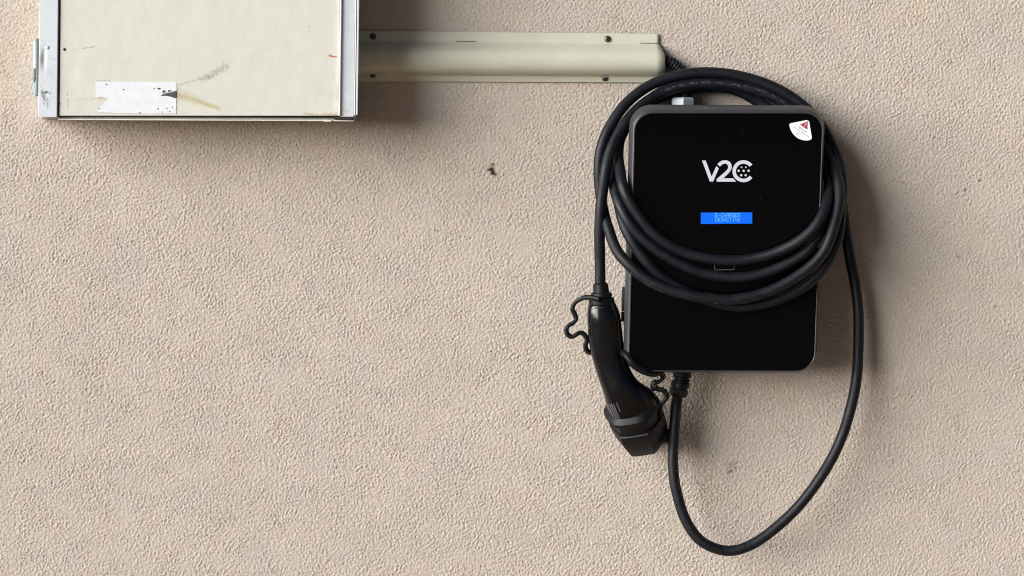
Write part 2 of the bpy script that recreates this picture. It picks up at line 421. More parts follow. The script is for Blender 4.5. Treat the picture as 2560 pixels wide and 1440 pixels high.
# bottom lip and its torn, dark corner
v, f = slab([(146, 296.5), (800, 300.5), (884, 300.5), (883, 303.5), (800, 303.0), (146, 300)], DCAB - .03, DCAB + .012)
bevel(mesh_obj('bottom_lip', v, f, M_body, cab), .0006)
v, f = slab([(832, 293), (862, 291), (885, 290), (884, 297), (876, 301), (835, 299)], DCAB + .002, DCAB + .0135)
bevel(mesh_obj('corner_cap', v, f, M_gap_cap, cab), .001)
v, f = slab([(806, 299.5), (820, 299), (832, 301), (826, 304.5), (812, 304.5)], DCAB, DCAB + .0140)
o = bevel(mesh_obj('bent_tab', v, f, M_body, cab), .0006)
# rivets and the small hole
def disc(px, py, d, r, dome, m, name, parent, seg=14):
    c = W(px, py, d); L = []
    for k, (rr, h) in enumerate(((1, 0), (.9, .55), (.6, .85), (.25, 1.0))):
        L.append(np.array([c + np.array([math.cos(a) * r * rr, -h * dome, math.sin(a) * r * rr]) for a in np.linspace(0, 2 * math.pi, seg, endpoint=False)]))
    v, f = loft(L); return mesh_obj(name, v, f, m, parent, True)
disc(119, 119, DCAB + .0168, .0027, .0012, M_zinc, 'rivet', cab)
disc(117, 229, DCAB + .0160, .0030, .0012, M_zincd, 'rivet', cab)
disc(161, 123.5, DCAB + .0141, .0027, .0003, M_alu, 'grommet', cab)
at = bpy.data.objects['grommet'].data.attributes.new('tint', 'FLOAT_COLOR', 'POINT'); at.data.foreach_set('color', [.45, .45, .42, 1] * len(bpy.data.objects['grommet'].data.vertices))
disc(161, 123.5, DCAB + .0144, .0019, .0002, M_black, 'screw_hole', bpy.data.objects['grommet'])
# torn white label near the bottom of the door
rng = np.random.default_rng(11)
def rag(pts, amp, n):
    out = []
    for i in range(len(pts)):
        a = np.array(pts[i], float); b = np.array(pts[(i + 1) % len(pts)], float)
        for t in np.linspace(0, 1, n[i % len(n)], endpoint=False):
            out.append(a + (b - a) * t + rng.uniform(-amp, amp, 2))
    return out
lab = rag([(240, 204), (330, 205), (441, 206), (442, 226), (425, 230), (410, 234), (402, 238), (425, 242), (441, 247), (440, 284), (370, 284), (300, 283), (246, 280), (244, 272), (262, 258), (272, 246), (254, 243), (241, 244)], .7, [8])
g = Geo(); v, f = slab(lab, DCAB + .0138, DCAB + .0146); g.add(v, f)
labo = g.obj('torn_label', M_label, cab); labo['label'] = 'torn white label remnant low on the door'
g = Geo()
for pts in ([(441, 227), (428, 231), (412, 235), (403, 239), (424, 241), (441, 246)], [(392, 222), (397, 219), (403, 221), (398, 224)], [(404, 230), (410, 225), (414, 229), (408, 233)],
            [(420, 226), (425, 224), (428, 228), (421, 229)]):
    v, f = slab(rag(pts, .8, [4]), DCAB + .0137, DCAB + .0149); g.add(v, f)
for x, y, r in ((266, 211, 1.8), (308, 224, 1.8), (395, 272, 1.8), (417, 271, 1.5), (405, 280, 1.4), (424, 279, 1.3), (349, 282, 1.6), (247, 271, 1.5), (385, 221, 1.4), (430, 268, 1.2)):
    v, f = slab([(x + r * math.cos(a), y + r * math.sin(a)) for a in np.linspace(0, 6.28, 8, endpoint=False)], DCAB + .0140, DCAB + .0149); g.add(v, f)
o = g.obj('bare_patch', M_dark, labo); o['kind'] = 'stuff'
# toggle latch on the left flank
lat = []
for q, r, dd in (([(83.5, 101), (95, 101), (95, 173), (83.5, 173)], 4, .086), ([(82.5, 194), (95, 194), (95, 243), (84, 243)], 6, .086)):
    v, f = slab(rrect(q, r, 5), .074, dd); lat.append(bevel(mesh_obj('latch_plate', v, f, M_zinc, cab), .0012))
v, f = slab([(90, 96), (98, 96), (97, 240), (90, 240)], .06, .0885); bevel(mesh_obj('latch_base', v, f, M_zincd, cab), .0008)
v, f = slab([(84, 172), (96, 172), (96, 196), (88, 196), (84, 207)], .07, .0875); bevel(mesh_obj('latch_pivot', v, f, M_zincd, cab), .0008)

# ------------------------------------------------------------------ cable cover and its screws
cov = thing('cable_cover', 'cream metal cable cover screwed to the wall between cabinet and charger', 'cable cover', Vector(W(1280, 205, 0)))
prof = [(76, .0032), (78, .0040), (99, .0040), (103, .0042), (105, .0056), (108, .0085), (113, .0140), (118, .0190), (123, .0232), (128, .0260), (135, .0280), (144, .0290), (154, .0286),
        (163, .0272), (171, .0245), (178, .0200), (183, .0140), (185.5, .0085), (187, .0050), (189, .0042), (202, .0040), (203.5, .0032)]
def covy(x, y): return y + (x - 905) * (8.0 / 742) * (1.0 - .55 * (y - 76) / 127)
L = []
def arch_end(y):
    return 1647 + 16 * math.sin(min(max((y - 101) / 42.0, 0), 1) * math.pi / 2)
cols = np.concatenate([np.linspace(880, 1640, 60), [0]])
V = []; 
for x in cols[:-1]: V.append([W(x, covy(x, y), d) for y, d in prof])
V.append([W(arch_end(y), covy(arch_end(y), y), d) for y, d in prof])
V = np.array(V); n, m = V.shape[:2]
o = mesh_obj('cover_sheet', V.reshape(-1, 3), grid_faces(n, m), M_cover, cov, True)
sm = o.modifiers.new('solid', 'SOLIDIFY'); sm.thickness = .0012; sm.offset = -1
# notched fold lines above the arch
for xa, xb in ((1139, 1190), (1600, 1646)):
    g = Geo(); v, f = slab([(xa, covy(xa, 100.2)), (xb, covy(xb, 100.2)), (xb, covy(xb, 101.6)), (xa, covy(xa, 101.8))], .0035, .0047); g.add(v, f)
    g.obj('cut_line', M_dark, cov)
def screw(px, py, d, parent, half=False):
    c = W(px, py, d); r = .0048; seg = 20
    A = np.linspace(0, 2 * math.pi, seg, endpoint=False)
    L = [np.array([c + np.array([math.cos(a) * r * k, -h, (min(math.sin(a) * r * k, .0010) if half else math.sin(a) * r * k)]) for a in A]) for k, h in ((1.0, -.0015), (1.0, .0008), (.86, .0018), (.5, .0024), (.1, .0025))]
    v, f = loft(L); o = mesh_obj('screw', v, f, M_screw, parent)
    o.data.polygons.foreach_set('use_smooth', [True] * len(o.data.polygons))
    g = Geo()
    for ang in (.5, .5 + math.pi / 2):
        u = np.array([math.cos(ang), 0, math.sin(ang)]); w_ = np.array([-math.sin(ang), 0, math.cos(ang)])
        b = c + np.array([0, -.0021 if not half else -.0022, -.0012 if half else 0])
        q = [b + u * s * .0024 + w_ * t * .0007 for s, t in ((-1, -1), (1, -1), (1, 1), (-1, 1))]
        g.add(q + [p + np.array([0, -.0007, 0]) for p in q], [(0, 1, 2, 3), (4, 5, 6, 7), (0, 1, 5, 4), (1, 2, 6, 5), (2, 3, 7, 6), (3, 0, 4, 7)])
    g.obj('cross_slot', M_black, o)
    return o
screw(932, 91, .0042, cov); screw(1519, 97.5, .0042, cov); screw(932, 186, .0042, cov, True); screw(1512, 195, .0042, cov, True)

# ------------------------------------------------------------------ corrugated feed cable coming out of the cover
P = catmull(WA([(1560, 150, .014), (1630, 148, .014), (1672, 154, .015), (1702, 176, .016), (1718, 210, .022), (1712, 242, .030), (1706, 262, .034)]), .0006)
k = np.arange(len(P)); r = .0082 + .0009 * np.sin(k * .0006 / .0045 * 2 * math.pi)
v, f = tube(P, r, 14)
o = mesh_obj('feed_cable', v, f, M_rubber, None, True)
o['label'] = 'black corrugated feed cable leaving the end of the cable cover'; o['category'] = 'cable'

# ------------------------------------------------------------------ wall charger
chg = thing('wall_charger', 'black glass fronted car charger with blue lit display on the wall', 'car charger', Vector(W(1800, 935, 0)))
OUT = [(1574, 261), (2063, 264), (2040, 932), (1557, 931)]
INN = [(1590, 284), (2056, 284), (2034, 926), (1574, 925)]
DP = .1145
lips = inset(INN, -4, -4, -3.2, -3)
# the housing behind the bezel, kept narrow where the cable is wound round it
bd = inset(OUT, 24, 24, 22, 14)
v, f = loft([plane_loop(rrect(bd, 95), .002), plane_loop(rrect(bd, 95), .076)])
bevel(mesh_obj('housing', v, f, M_bezel, chg, False), .002)
LO = [plane_loop(rrect(inset(OUT, 6, 6, 6, 3), 50), .074), plane_loop(rrect(inset(OUT, 1.5, 2, 1.5, 1), 54), .078), plane_loop(rrect(OUT, 55), .084), plane_loop(rrect(OUT, 55), .098),
      plane_loop(rrect(inset(OUT, 1.2, 2, 1, .6), 54.5), .1015)]
a = rrect(inset(OUT, 1.2, 2, 1, .6), 54.5); b = rrect(lips, 46.5)
for t, d in ((.45, .1105), (.85, .1150), (1, .1156)): LO.append(plane_loop(a + (b - a) * t, d))
LO += [plane_loop(rrect(inset(INN, -2.2, -2.2, -1.8, -1.6), 45), .1157), plane_loop(rrect(inset(INN, -.6, -.6, -.6, -.6), 44.4), .1151), plane_loop(rrect(inset(INN, -.6, -.6, -.6, -.6), 44.4), .1120)]
v, f = loft(LO, True, True)
o = mesh_obj('bezel', v, f, M_bezel, chg, True)
es = o.modifiers.new('ns', 'EDGE_SPLIT'); es.split_angle = math.radians(50)
pl = rrect(INN, 44, 14)
v, f = loft([plane_loop(pl, .1124), plane_loop(pl, DP - .0003), plane_loop(rrect(inset(INN, .6, .6, .6, .6), 43.6, 14), DP)])
glass = mesh_obj('glass_panel', v, f, M_glass, chg)
# small clips on the left flank
for ya, yb, m_ in ((716, 778, M_bezel), (779, 804, M_cap)):
    v, f = slab([(1554.5 + (716 - ya) * .02, ya), (1566, ya), (1565, yb), (1553.5 + (716 - ya) * .02, yb)], .070, .0800)
    bevel(mesh_obj('side_clip', v, f, m_, chg), .001)
# dust specks on the bezel
g = Geo()
for x, y, d in ((1766, 271, .1105), (1560.5, 717, .099), (1803, 928, .1135)):
    c = W(x, y, d + .001); A = np.linspace(0, 6.283, 8, endpoint=False)
    g.add([c + np.array([math.cos(t) * .0005, 0, math.sin(t) * .0005]) for t in A] + [c + np.array([0, -.0003, 0])], [tuple(range(8))] + [(i, (i + 1) % 8, 8) for i in range(8)])
o = g.obj('dust_speck', M_faded, chg); o['kind'] = 'stuff'
# logo: V, 2, C and the seven dots
def zl(x, y, ox=1700, oy=360, s=6.0): return (ox + x / s, oy + y / s)
g = Geo(); DL = DP + .0002
def thick(g, px, d=DL, t=.00025):
    v, f = slab(px, d - .0001, d + t); g.add(v, f)
thick(g, [zl(*p) for p in ((330, 247), (385, 247), (474, 487), (545, 330), (583, 366), (497, 563), (447, 563))])
two = [(560, 305), (578, 283), (600, 265), (625, 252), (650, 245), (685, 243), (715, 249), (742, 264), (763, 288), (774, 318), (776, 350), (768, 382), (750, 413), (728, 440), (648, 514), (798, 514), (840, 565),
       (550, 565), (550, 525), (690, 405), (708, 385), (720, 362), (723, 340), (716, 317), (702, 302), (683, 295), (662, 296), (640, 303), (620, 317), (600, 338)]
def smoothpoly(p): return [zl(*q) for q in p]
thick(g, smoothpoly(two))
ca = np.radians(np.linspace(37, 323, 48))
outc = [zl(953 + 167 * math.cos(t), 408 - 165 * math.sin(t)) for t in ca]; inc = [zl(953 + 114 * math.cos(t), 408 - 112 * math.sin(t)) for t in ca]
for i in range(len(ca) - 1): thick(g, [outc[i], outc[i + 1], inc[i + 1], inc[i]])
for x, y, r in ((922, 350, 12), (988, 350, 12), (880, 402, 18), (955, 402, 18), (1028, 402, 18), (918, 468, 18), (985, 468, 18)):
    thick(g, [zl(x + r * math.cos(t), y + r * math.sin(t)) for t in np.linspace(0, 6.283, 14, endpoint=False)])
logo = g.obj('logo', M_logo, glass)
# display with its two dot-matrix lines
g = Geo(); thick(g, [(1752, 531.5), (1880.5, 531), (1880.5, 559), (1752, 560)], DP + .0001, .0002)
lcd = g.obj('display', M_lcd, glass)
FONT = {'E': '11111 10000 10000 11110 10000 10000 11111', '-': '00000 00000 00000 11111 00000 00000 00000', 'C': '01110 10001 10000 10000 10000 10001 01110',
        'H': '10001 10001 10001 11111 10001 10001 10001', 'A': '01110 10001 10001 10001 11111 10001 10001', 'R': '11110 10001 10001 11110 10100 10010 10001',
        'G': '01110 10001 10000 10111 10001 10001 01111', 'D': '11100 10010 10001 10001 10001 10010 11100', 'S': '01111 10000 10000 01110 00001 00001 11110',
        'T': '11111 00100 00100 00100 00100 00100 00100', 'I': '01110 00100 00100 00100 00100 00100 01110', 'V': '10001 10001 10001 10001 10001 01010 00100'}
g = Geo()
for row, txt in enumerate(('E-CHARGER', 'DESACTIVE')):
    for c, ch in enumerate(txt):
        for j, bits in enumerate(FONT[ch].split()):
            for i, bch in enumerate(bits):
                if bch == '1':
                    x = 1788.3 + (c * 6 + i) * 1.175; y = 533.0 + row * 11.3 + j * 1.36
                    flat(g, [(x, y), (x + 1.08, y), (x + 1.08, y + 1.26), (x, y + 1.26)], DP + .00042)
g.obj('display_text', M_lcdt, lcd)
# contactless card symbol
g = Geo()
ro, ri = rrect([(1786, 641), (1836, 640), (1836, 675), (1786, 675.5)], 5, 5), rrect([(1787.1, 642), (1834.9, 641), (1834.9, 673.9), (1787.1, 674.4)], 4, 5)
for i in range(len(ro)): flat(g, [ro[i], ro[(i + 1) % len(ro)], ri[(i + 1) % len(ri)], ri[i]], DP + .0003)
for x, y, l_ in ((1815, 660, 4), (1819, 658, 7), (1823.5, 656.5, 10)):
    flat(g, [(x + l_ * .25, y), (x + l_ * .25 + 1, y + .3), (x + l_ * .9, y + l_ * .9 + .4), (x + l_ * .9 - 1, y + l_ * .9)], DP + .0003)
    flat(g, [(x + 7, y), (x + 8, y), (x + 6 + 1, y + 10), (x + 6, y + 10)], DP + .0003) if False else None
g.obj('card_symbol', M_icon, glass)
# warning sticker
def zs(x, y): return (1940 + x / 18., 290 + y / 18.)
sp = [(600, 420), (605, 370), (640, 335), (690, 318), (1340, 192), (1400, 188), (1455, 215), (1495, 265), (1612, 960), (1606, 1010), (1570, 1055), (1510, 1085), (1430, 1098), (1280, 1100), (1130, 1065), (980, 1000), (860, 905), (750, 780), (670, 645), (625, 530)]
g = Geo(); thick(g, [zs(*p) for p in sp], DP + .0001, .0002); stk = g.obj('warning_sticker', M_stick, glass)
g = Geo(); flat(g, [zs(*p) for p in ((1080, 386), (1430, 232), (1410, 625))], DP + .00045); g.obj('red_triangle', M_red, stk)
g = Geo(); flat(g, [zs(*p) for p in ((1366, 310), (1390, 320), (1322, 425), (1298, 410))], DP + .0006); flat(g, [zs(*p) for p in ((1280, 434), (1306, 450), (1286, 480), (1260, 464))], DP + .0006); g.obj('exclamation_mark', M_stick, stk)
def text_px(txt, x0, y0, x1, y1, height, d, m, name, parent, yflip=1):
    cu = bpy.data.curves.new('txt', 'FONT'); cu.body = txt; cu.size = 1; cu.resolution_u = 2
    ob = bpy.data.objects.new('txt', cu); COL.objects.link(ob)
    bpy.context.view_layer.update()
    me = bpy.data.meshes.new_from_object(ob.evaluated_get(bpy.context.evaluated_depsgraph_get()))
    bpy.data.objects.remove(ob)
    V = np.array([v.co[:2] for v in me.vertices]); F = [tuple(p.vertices) for p in me.polygons]; bpy.data.meshes.remove(me)
    lo, hi = V.min(0), V.max(0)
    V = (V - lo) / (hi - lo)
    e = np.array([x1 - x0, y1 - y0], float); n_ = np.array([e[1], -e[0]]) / np.linalg.norm(e) * height
    P = np.array([x0, y0]) + V[:, :1] * e + V[:, 1:] * n_
    return mesh_obj(name, plane_loop(P, d), F, m, parent)
text_px('REMOVE', *zs(985, 520), *zs(1365, 775), 4.0, DP + .00045, M_ink, 'sticker_text', stk)
text_px('PROTECTION FILM', *zs(775, 505), *zs(1470, 975), 3.0, DP + .00045, M_ink, 'sticker_text', stk)
text_px('V2C', *zs(850, 800), *zs(1060, 945), 9, DP + .00045, M_faded, 'sticker_text', stk)
# dust that has settled on the glass
g = Geo(); rng = np.random.default_rng(21)
for i in range(70):
    x, y, r = rng.uniform(1600, 2030), rng.uniform(300, 915), rng.uniform(.25, .75)
    flat(g, [(x + r * math.cos(t) * rng.uniform(.6, 1.2), y + r * math.sin(t)) for t in np.linspace(0, 5.2, 6)], DP + .0002)
o = g.obj('dust', M_dust, glass); o['kind'] = 'stuff'
# gland with ribbed neck under the charger
def turned(pts, seg=20, hexa=()):
    """pts: (px,py,d,halfwidth px) stacked along an axis; rings square to the axis"""
    C = WA([p[:3] for p in pts]); T = C[-1] - C[0]; T /= np.linalg.norm(T)
    N = np.array([0, -1.0, 0]); N = N - T * (N @ T); N /= np.linalg.norm(N); B = np.cross(T, N)
    L = []
    for i, p in enumerate(pts):
        s = 6 if i in hexa else 0
        R = []
        for a in np.linspace(0, 2 * math.pi, seg, endpoint=False):
            rr = p[3] * .00056
            if s:
                q = (a + .35) % (math.pi / 3) - math.pi / 6; rr = rr * math.cos(math.pi / 6) / math.cos(q) * 1.06
            R.append(C[i] + rr * (math.cos(a) * N + math.sin(a) * B))
        L.append(np.array(R))
    return loft(L)
v, f = turned([(1706, 905, .054, 23), (1705, 941, .054, 23), (1705, 942.5, .054, 21), (1704.6, 944, .054, 18.5), (1704, 948, .054, 18.5), (1703.5, 950, .054, 21), (1703, 953, .054, 21.5), (1702.5, 956, .054, 18)], 24)
gl = mesh_obj('gland_neck', v, f, M_cap, chg, True); es = gl.modifiers.new('ns', 'EDGE_SPLIT'); es.split_angle = math.radians(35)
v, f = turned([(1702, 953.5, .054, 21), (1701.5, 957, .054, 23), (1699, 966, .054, 23.5), (1698.6, 968, .054, 20.5), (1698, 971, .054, 20.5), (1697.7, 973, .054, 23.5), (1695, 986, .054, 23.5), (1694.5, 990, .054, 20), (1694.4, 991, .054, 13)], 24, (5, 6))
o = mesh_obj('gland_nut', v, f, M_cap, chg, True); es = o.modifiers.new('ns', 'EDGE_SPLIT'); es.split_angle = math.radians(25)
# grey hexagonal gland on top
v, f = turned([(1706, 290, .034, 26), (1706, 262, .034, 31), (1706.5, 247, .034, 31), (1707, 243, .034, 25)], 6)
o = bevel(mesh_obj('top_gland', v, f, M_nut, chg), .0006)

# ------------------------------------------------------------------ charging cable: one winding line from the plug to the gland
LINE = [(1499, 716, .088), (1498, 650, .09), (1499, 580, .095), (1503, 510, .098), (1513, 440, .098), (1527, 378, .09), (1552, 322, .078), (1592, 272, .064), (1645, 235, .052), (1705, 216, .047),
        (1780, 210, .046), (1855, 218, .046), (1925, 240, .046), (1985, 275, .048), (2035, 325, .054), (2070, 385, .070), (2092, 440, .095), (2099, 500, .116), (2084, 575, .132), (2058, 633, .138), (2008, 681, .139), (1932, 725, .139), (1840, 747, .139),
        (1765, 744, .139), (1703, 733, .138), (1637, 709, .136), (1578, 668, .131), (1541, 628, .120), (1521, 574, .103), (1506, 520, .085), (1498, 470, .08), (1497, 420, .08), (1503, 375, .078), (1519, 328, .074),
        (1548, 280, .066), (1587, 240, .058), (1640, 206, .05), (1700, 188, .047), (1770, 183, .046), (1850, 191, .046), (1925, 213, .046), (1990, 249, .047), (2040, 295, .05), (2075, 350, .06), (2097, 410, .078),
        (2104, 460, .092), (2103, 513, .104), (2100, 562, .114), (2091, 608, .121), (2071, 652, .1235), (2041, 691, .1235), (2000, 722, .1235), (1940, 750, .1235), (1855, 765, .1235), (1770, 752, .1235), (1702, 724, .1235),
        (1642, 683, .1235), (1600, 634, .1235), (1566, 575, .118), (1547, 515, .10), (1537, 455, .075), (1536, 400, .058), (1546, 350, .045), (1570, 302, .036), (1612, 264, .031), (1658, 243, .030), (1700, 230, .030), (1745, 220, .030),
        (1790, 218, .030), (1840, 227, .030), (1887, 250, .030), (1950, 285, .031), (2008, 322, .034), (2042, 364, .044), (2061, 408, .058), (2072, 445, .080), (2070, 485, .105), (2062, 522, .126), (2044, 558, .136), (2008, 594, .137), (1944, 630, .129), (1867, 648, .1235),
        (1789, 648, .1235), (1712, 632, .1235), (1645, 595, .1235), (1593, 538, .1235), (1559, 474, .119), (1550, 425, .096), (1547, 385, .07), (1554, 340, .045), (1577, 298, .022), (1622, 252, .014), (1690, 212, .013),
        (1770, 200, .013), (1860, 210, .013), (1940, 242, .013), (2010, 292, .016), (2055, 352, .026), (2078, 420, .05), (2082, 480, .08), (2074, 530, .108), (2050, 586, .122), (2012, 633, .1235), (1957, 667, .1235),
        (1892, 688, .1235), (1841, 693, .1235), (1764, 684, .1235), (1699, 659, .1235), (1648, 628, .1235), (1604, 592, .1235), (1570, 553, .122), (1545, 504, .110), (1533, 450, .08), (1534, 400, .05), (1550, 345, .028), (1585, 288, .020),
        (1640, 238, .020), (1705, 208, .021), (1780, 200, .021), (1870, 212, .021), (1950, 243, .021), (2020, 298, .020), (2070, 370, .019), (2097, 450, .020), (2107, 530, .024), (2113, 590, .030), (2125, 650, .035), (2139, 720, .040),
        (2147, 800, .043), (2146, 900, .046), (2131, 1000, .050), (2100, 1100, .055), (2040, 1212, .060), (1960, 1304, .062), (1880, 1360, .063), (1815, 1376, .063), (1755, 1354, .063), (1713, 1298, .062), (1691, 1225, .061),
        (1684, 1150, .059), (1687, 1060, .057), (1695, 982, .055)]
wire = thing('charging_cable', 'thick black charging cable coiled over the charger with its plug hanging', 'charging cable', Vector(W(1815, 1390, .063)))
CP = catmull(WA(LINE), .0035)
ss = np.arange(len(CP)) * .0035
CP = CP + np.stack([.0007 * np.sin(ss * 23 + 1) + .0004 * np.sin(ss * 61), np.zeros(len(CP)), .0007 * np.sin(ss * 19) + .0004 * np.sin(ss * 53 + 2)], 1)
RC = .0075
v, f = tube(CP, RC, 22)
cable = mesh_obj('cable', v, f, M_rubber, wire, True)
# worn lettering running along the sheath
T, N, B = frames(CP)
CPX = (CP - CN) @ RN; CPX = np.stack([1280 + FPX * CPX[:, 0] / -CPX[:, 2], 720 - FPX * CPX[:, 1] / -CPX[:, 2]], 1)
def nearest(px, py, lo=0, hi=None):
    hi = hi or len(CP); return lo + int(np.argmin(np.hypot(CPX[lo:hi, 0] - px, CPX[lo:hi, 1] - py)))
g = Geo(); rng = np.random.default_rng(5)
LS = np.concatenate([[0], np.cumsum(np.linalg.norm(np.diff(CP, axis=0), axis=1))])
def print_run(i0, i1, off, dens=.62, size=.0024, word=True):
    """tiny dashes and bars like worn letters between two samples; off = angle from the side that faces the camera"""
    s = LS[i0]; left = rng.integers(4, 9)
    while s < LS[i1]:
        wd = size * rng.uniform(.35, .75)
        i = min(int(np.searchsorted(LS, s)), len(CP) - 2)
        t = (s - LS[i]) / (LS[i + 1] - LS[i] + 1e-9); t = min(max(t, 0), 1)
        c = CP[i] * (1 - t) + CP[i + 1] * t; T_ = T[i]
        view = CN - c; view = view - T_ * (view @ T_); view /= np.linalg.norm(view); side = np.cross(T_, view)
        for k in range(rng.integers(1, 3)):
            a0 = off + rng.uniform(-.16, .1); a1 = a0 + rng.uniform(.06, .18)
            pt = lambda a, q: c + T_ * q + (RC + .00025) * (math.cos(a) * view + math.sin(a) * side)
            if rng.random() < dens: g.add([pt(a0, 0), pt(a0, wd), pt(a1, wd), pt(a1, 0)], [(0, 1, 2, 3)])
        left -= 1; s += wd * 1.3
        if left <= 0: left = rng.integers(4, 11); s += rng.uniform(.004, .009)
i0 = nearest(1660, 228, 0, 400); i1 = nearest(1955, 255, 0, 500); print_run(i0, i1, -.25, .75)
i0 = nearest(2095, 440, 0, 700); i1 = nearest(1790, 747, 0, 900); print_run(i0, i1, -.9 if True else .9, .55)
i0 = nearest(1700, 1280, len(CP) - 400); i1 = nearest(1695, 1000, len(CP) - 300); print_run(i0, i1, .75, .6, .004)
i0 = nearest(1690, 735, 0, 1100); i1 = nearest(1590, 680, i0); print_run(i0, i0 + 22, -.8, .4)
o = g.obj('sheath_print', M_print, cable); o['kind'] = 'stuff'

# ------------------------------------------------------------------ plug
def section_loft(pts, seg=28, expo=2.3, squash=None):
    """pts (px,py,d,half width px across the picture, half depth px); rings square to the path"""
    C = WA([p[:3] for p in pts]); T = np.gradient(C, axis=0); T /= np.linalg.norm(T, axis=1)[:, None]
    L = []
    for i, p in enumerate(pts):
        V_ = np.array([0, -1.0, 0]); V_ = V_ - T[i] * (V_ @ T[i]); V_ /= np.linalg.norm(V_); U = np.cross(V_, T[i])
        R = []
        for a in np.linspace(0, 2 * math.pi, seg, endpoint=False):
            c, s = math.cos(a), math.sin(a); e = 2 / expo
            R.append(C[i] + U * p[3] * .00056 * math.copysign(abs(c) ** e, c) + V_ * p[4] * .00056 * math.copysign(abs(s) ** e, s))
        L.append(np.array(R))
    return L
def dens(pts, n):
    p = np.array(pts, float); q = []
    t = np.linspace(0, len(p) - 1, n)
    P = catmull_nd(p, t); return P
def catmull_nd(p, t):
    Q = np.vstack([2 * p[0] - p[1], p, 2 * p[-1] - p[-2]]); out = []
    for s in t:
        i = min(int(s), len(p) - 2); u = s - i; a, b, c, d = Q[i:i + 4]
        out.append(.5 * (2 * b + (c - a) * u + (2 * a - 5 * b + 4 * c - d) * u * u + (3 * b - a - 3 * c + d) * u ** 3))
    return np.array(out)
H = [(1503, 757, .087, 32, 31), (1506, 775, .0865, 38, 35), (1510, 800, .086, 41.5, 38), (1514, 845, .085, 42.5, 39), (1521, 885, .085, 41.5, 39), (1530, 918, .085, 41, 40), (1540, 945, .0855, 42, 42),
     (1550, 966, .0855, 45, 45), (1560, 985, .083, 51, 49), (1569, 1001, .080, 56.5, 53), (1577, 1015, .0755, 60, 56)]
Hd = dens(H, 60); Ls = section_loft(Hd, 32, 2.35); v, f = loft(Ls)
handle = mesh_obj('plug', v, f, M_plug, wire, True)
# thumb latch bulge on the right of the grip
Hb = [(1572, 946, .086, 6, 14), (1582, 960, .0865, 15, 24), (1594, 977, .0865, 23, 30), (1605, 993, .085, 30, 33), (1613, 1008, .082, 32, 34), (1618, 1022, .078, 30, 32), (1620, 1032, .075, 20, 24)]
v, f = loft(section_loft(dens(Hb, 26), 24, 2.2)); latch = mesh_obj('latch_lever', v, f, M_gloss, handle, True)
# moulded seam along the grip
seam = [(1532, 770), (1544, 800), (1549, 850), (1556, 900), (1570, 940), (1588, 972)]
Pp = catmull(WA([(x, y, .103) for x, y in seam]), .002)
v, f = tube(Pp, .0009, 6); mesh_obj('grip_seam', v, f, M_plug, handle, True)
# collars at the cable end
v, f = turned([(1500, 706, .088, 13), (1500, 710, .088, 18), (1501, 712, .088, 18.5), (1503, 728, .088, 19.5), (1503.5, 733, .088, 20)], 24)
o = mesh_obj('strain_relief', v, f, M_cap, handle, True); o.modifiers.new('ns', 'EDGE_SPLIT').split_angle = math.radians(35)
v, f = turned([(1503, 730, .088, 20), (1503, 732, .088, 25), (1503.5, 740, .088, 27), (1503.5, 742, .088, 24.5), (1503.6, 743.5, .088, 24.5), (1503.7, 745, .088, 31), (1504, 757, .087, 32.5), (1504, 759, .087, 29), (1504, 760.5, .087, 29),
               (1504, 762, .087, 33), (1504.5, 766, .087, 34.5)], 28)
o = mesh_obj('plug_collar', v, f, M_cap, handle, True); o.modifiers.new('ns', 'EDGE_SPLIT').split_angle = math.radians(35)
# flange, neck and the rubber cap on the tip; the head turns down, right and in towards the wall
TILT = math.radians(36)
AX = RN @ np.array([.37 * math.cos(TILT), -.93 * math.cos(TILT), 0]); AX = AX / np.linalg.norm(AX) * math.cos(TILT) + np.array([0, math.sin(TILT), 0]); AX /= np.linalg.norm(AX)
VV = np.array([0, -1.0, 0]); VV = VV - AX * (VV @ AX); VV /= np.linalg.norm(VV); UU = np.cross(VV, AX)
HC = W(1579, 1017, .0765)
def head_ring(s, hu, hv, kind='round', seg=36, rot=0, du=0):
    c = HC + AX * s * .00056 + UU * du * .00056; R = []
    for a in np.linspace(0, 2 * math.pi, seg, endpoint=False):
        if kind == 'hex':
            q = (a + rot) % (math.pi / 3) - math.pi / 6; hx = math.cos(math.pi / 6) / math.cos(q) * 1.07; k = .12 + .88 * hx
        elif kind == 'soft':
            q = (a + rot) % (math.pi / 3) - math.pi / 6; k = .45 + .55 * math.cos(math.pi / 6) / math.cos(q) * 1.07
        else: k = 1
        ca_, sa_ = math.cos(a), math.sin(a)
        R.append(c + UU * hu * k * ca_ * .00056 + VV * hv * k * sa_ * .00056)
    return np.array(R)
sgn = 1 if UU[0] > 0 else -1
def HR(*q): return [head_ring(*p, rot=.73) for p in q]
v, f = loft(HR((-14, 57, 57, 'soft'), (-8, 67, 66, 'soft'), (-4, 70.5, 70, 'soft'), (4, 72, 71, 'soft'), (8, 70, 69, 'soft'), (9, 63.5, 63, 'soft'), (14, 62.5, 62, 'soft'), (50, 64, 63, 'soft'), (56, 56, 56, 'soft')))
o = mesh_obj('plug_flange', v, f, M_cap, handle, True); o.modifiers.new('ns', 'EDGE_SPLIT').split_angle = math.radians(30)
v, f = loft(HR((40, 60, 60, 'hex'), (41, 67, 66, 'hex'), (43, 69.5, 69, 'hex'), (47, 70, 70, 'hex'), (84, 67, 67, 'hex'), (118, 58, 58, 'hex'), (125, 54, 54, 'hex'), (129, 47, 47, 'hex'), (130, 30, 30, 'hex')))
o = mesh_obj('dust_cap', v, f, M_cap, handle, True); o.modifiers.new('ns', 'EDGE_SPLIT').split_angle = math.radians(20)
v, f = turned([(1648, 1068, .056, 10), (1655, 1084, .052, 22), (1660, 1094, .050, 22), (1665, 1106, .048, 10)], 18)
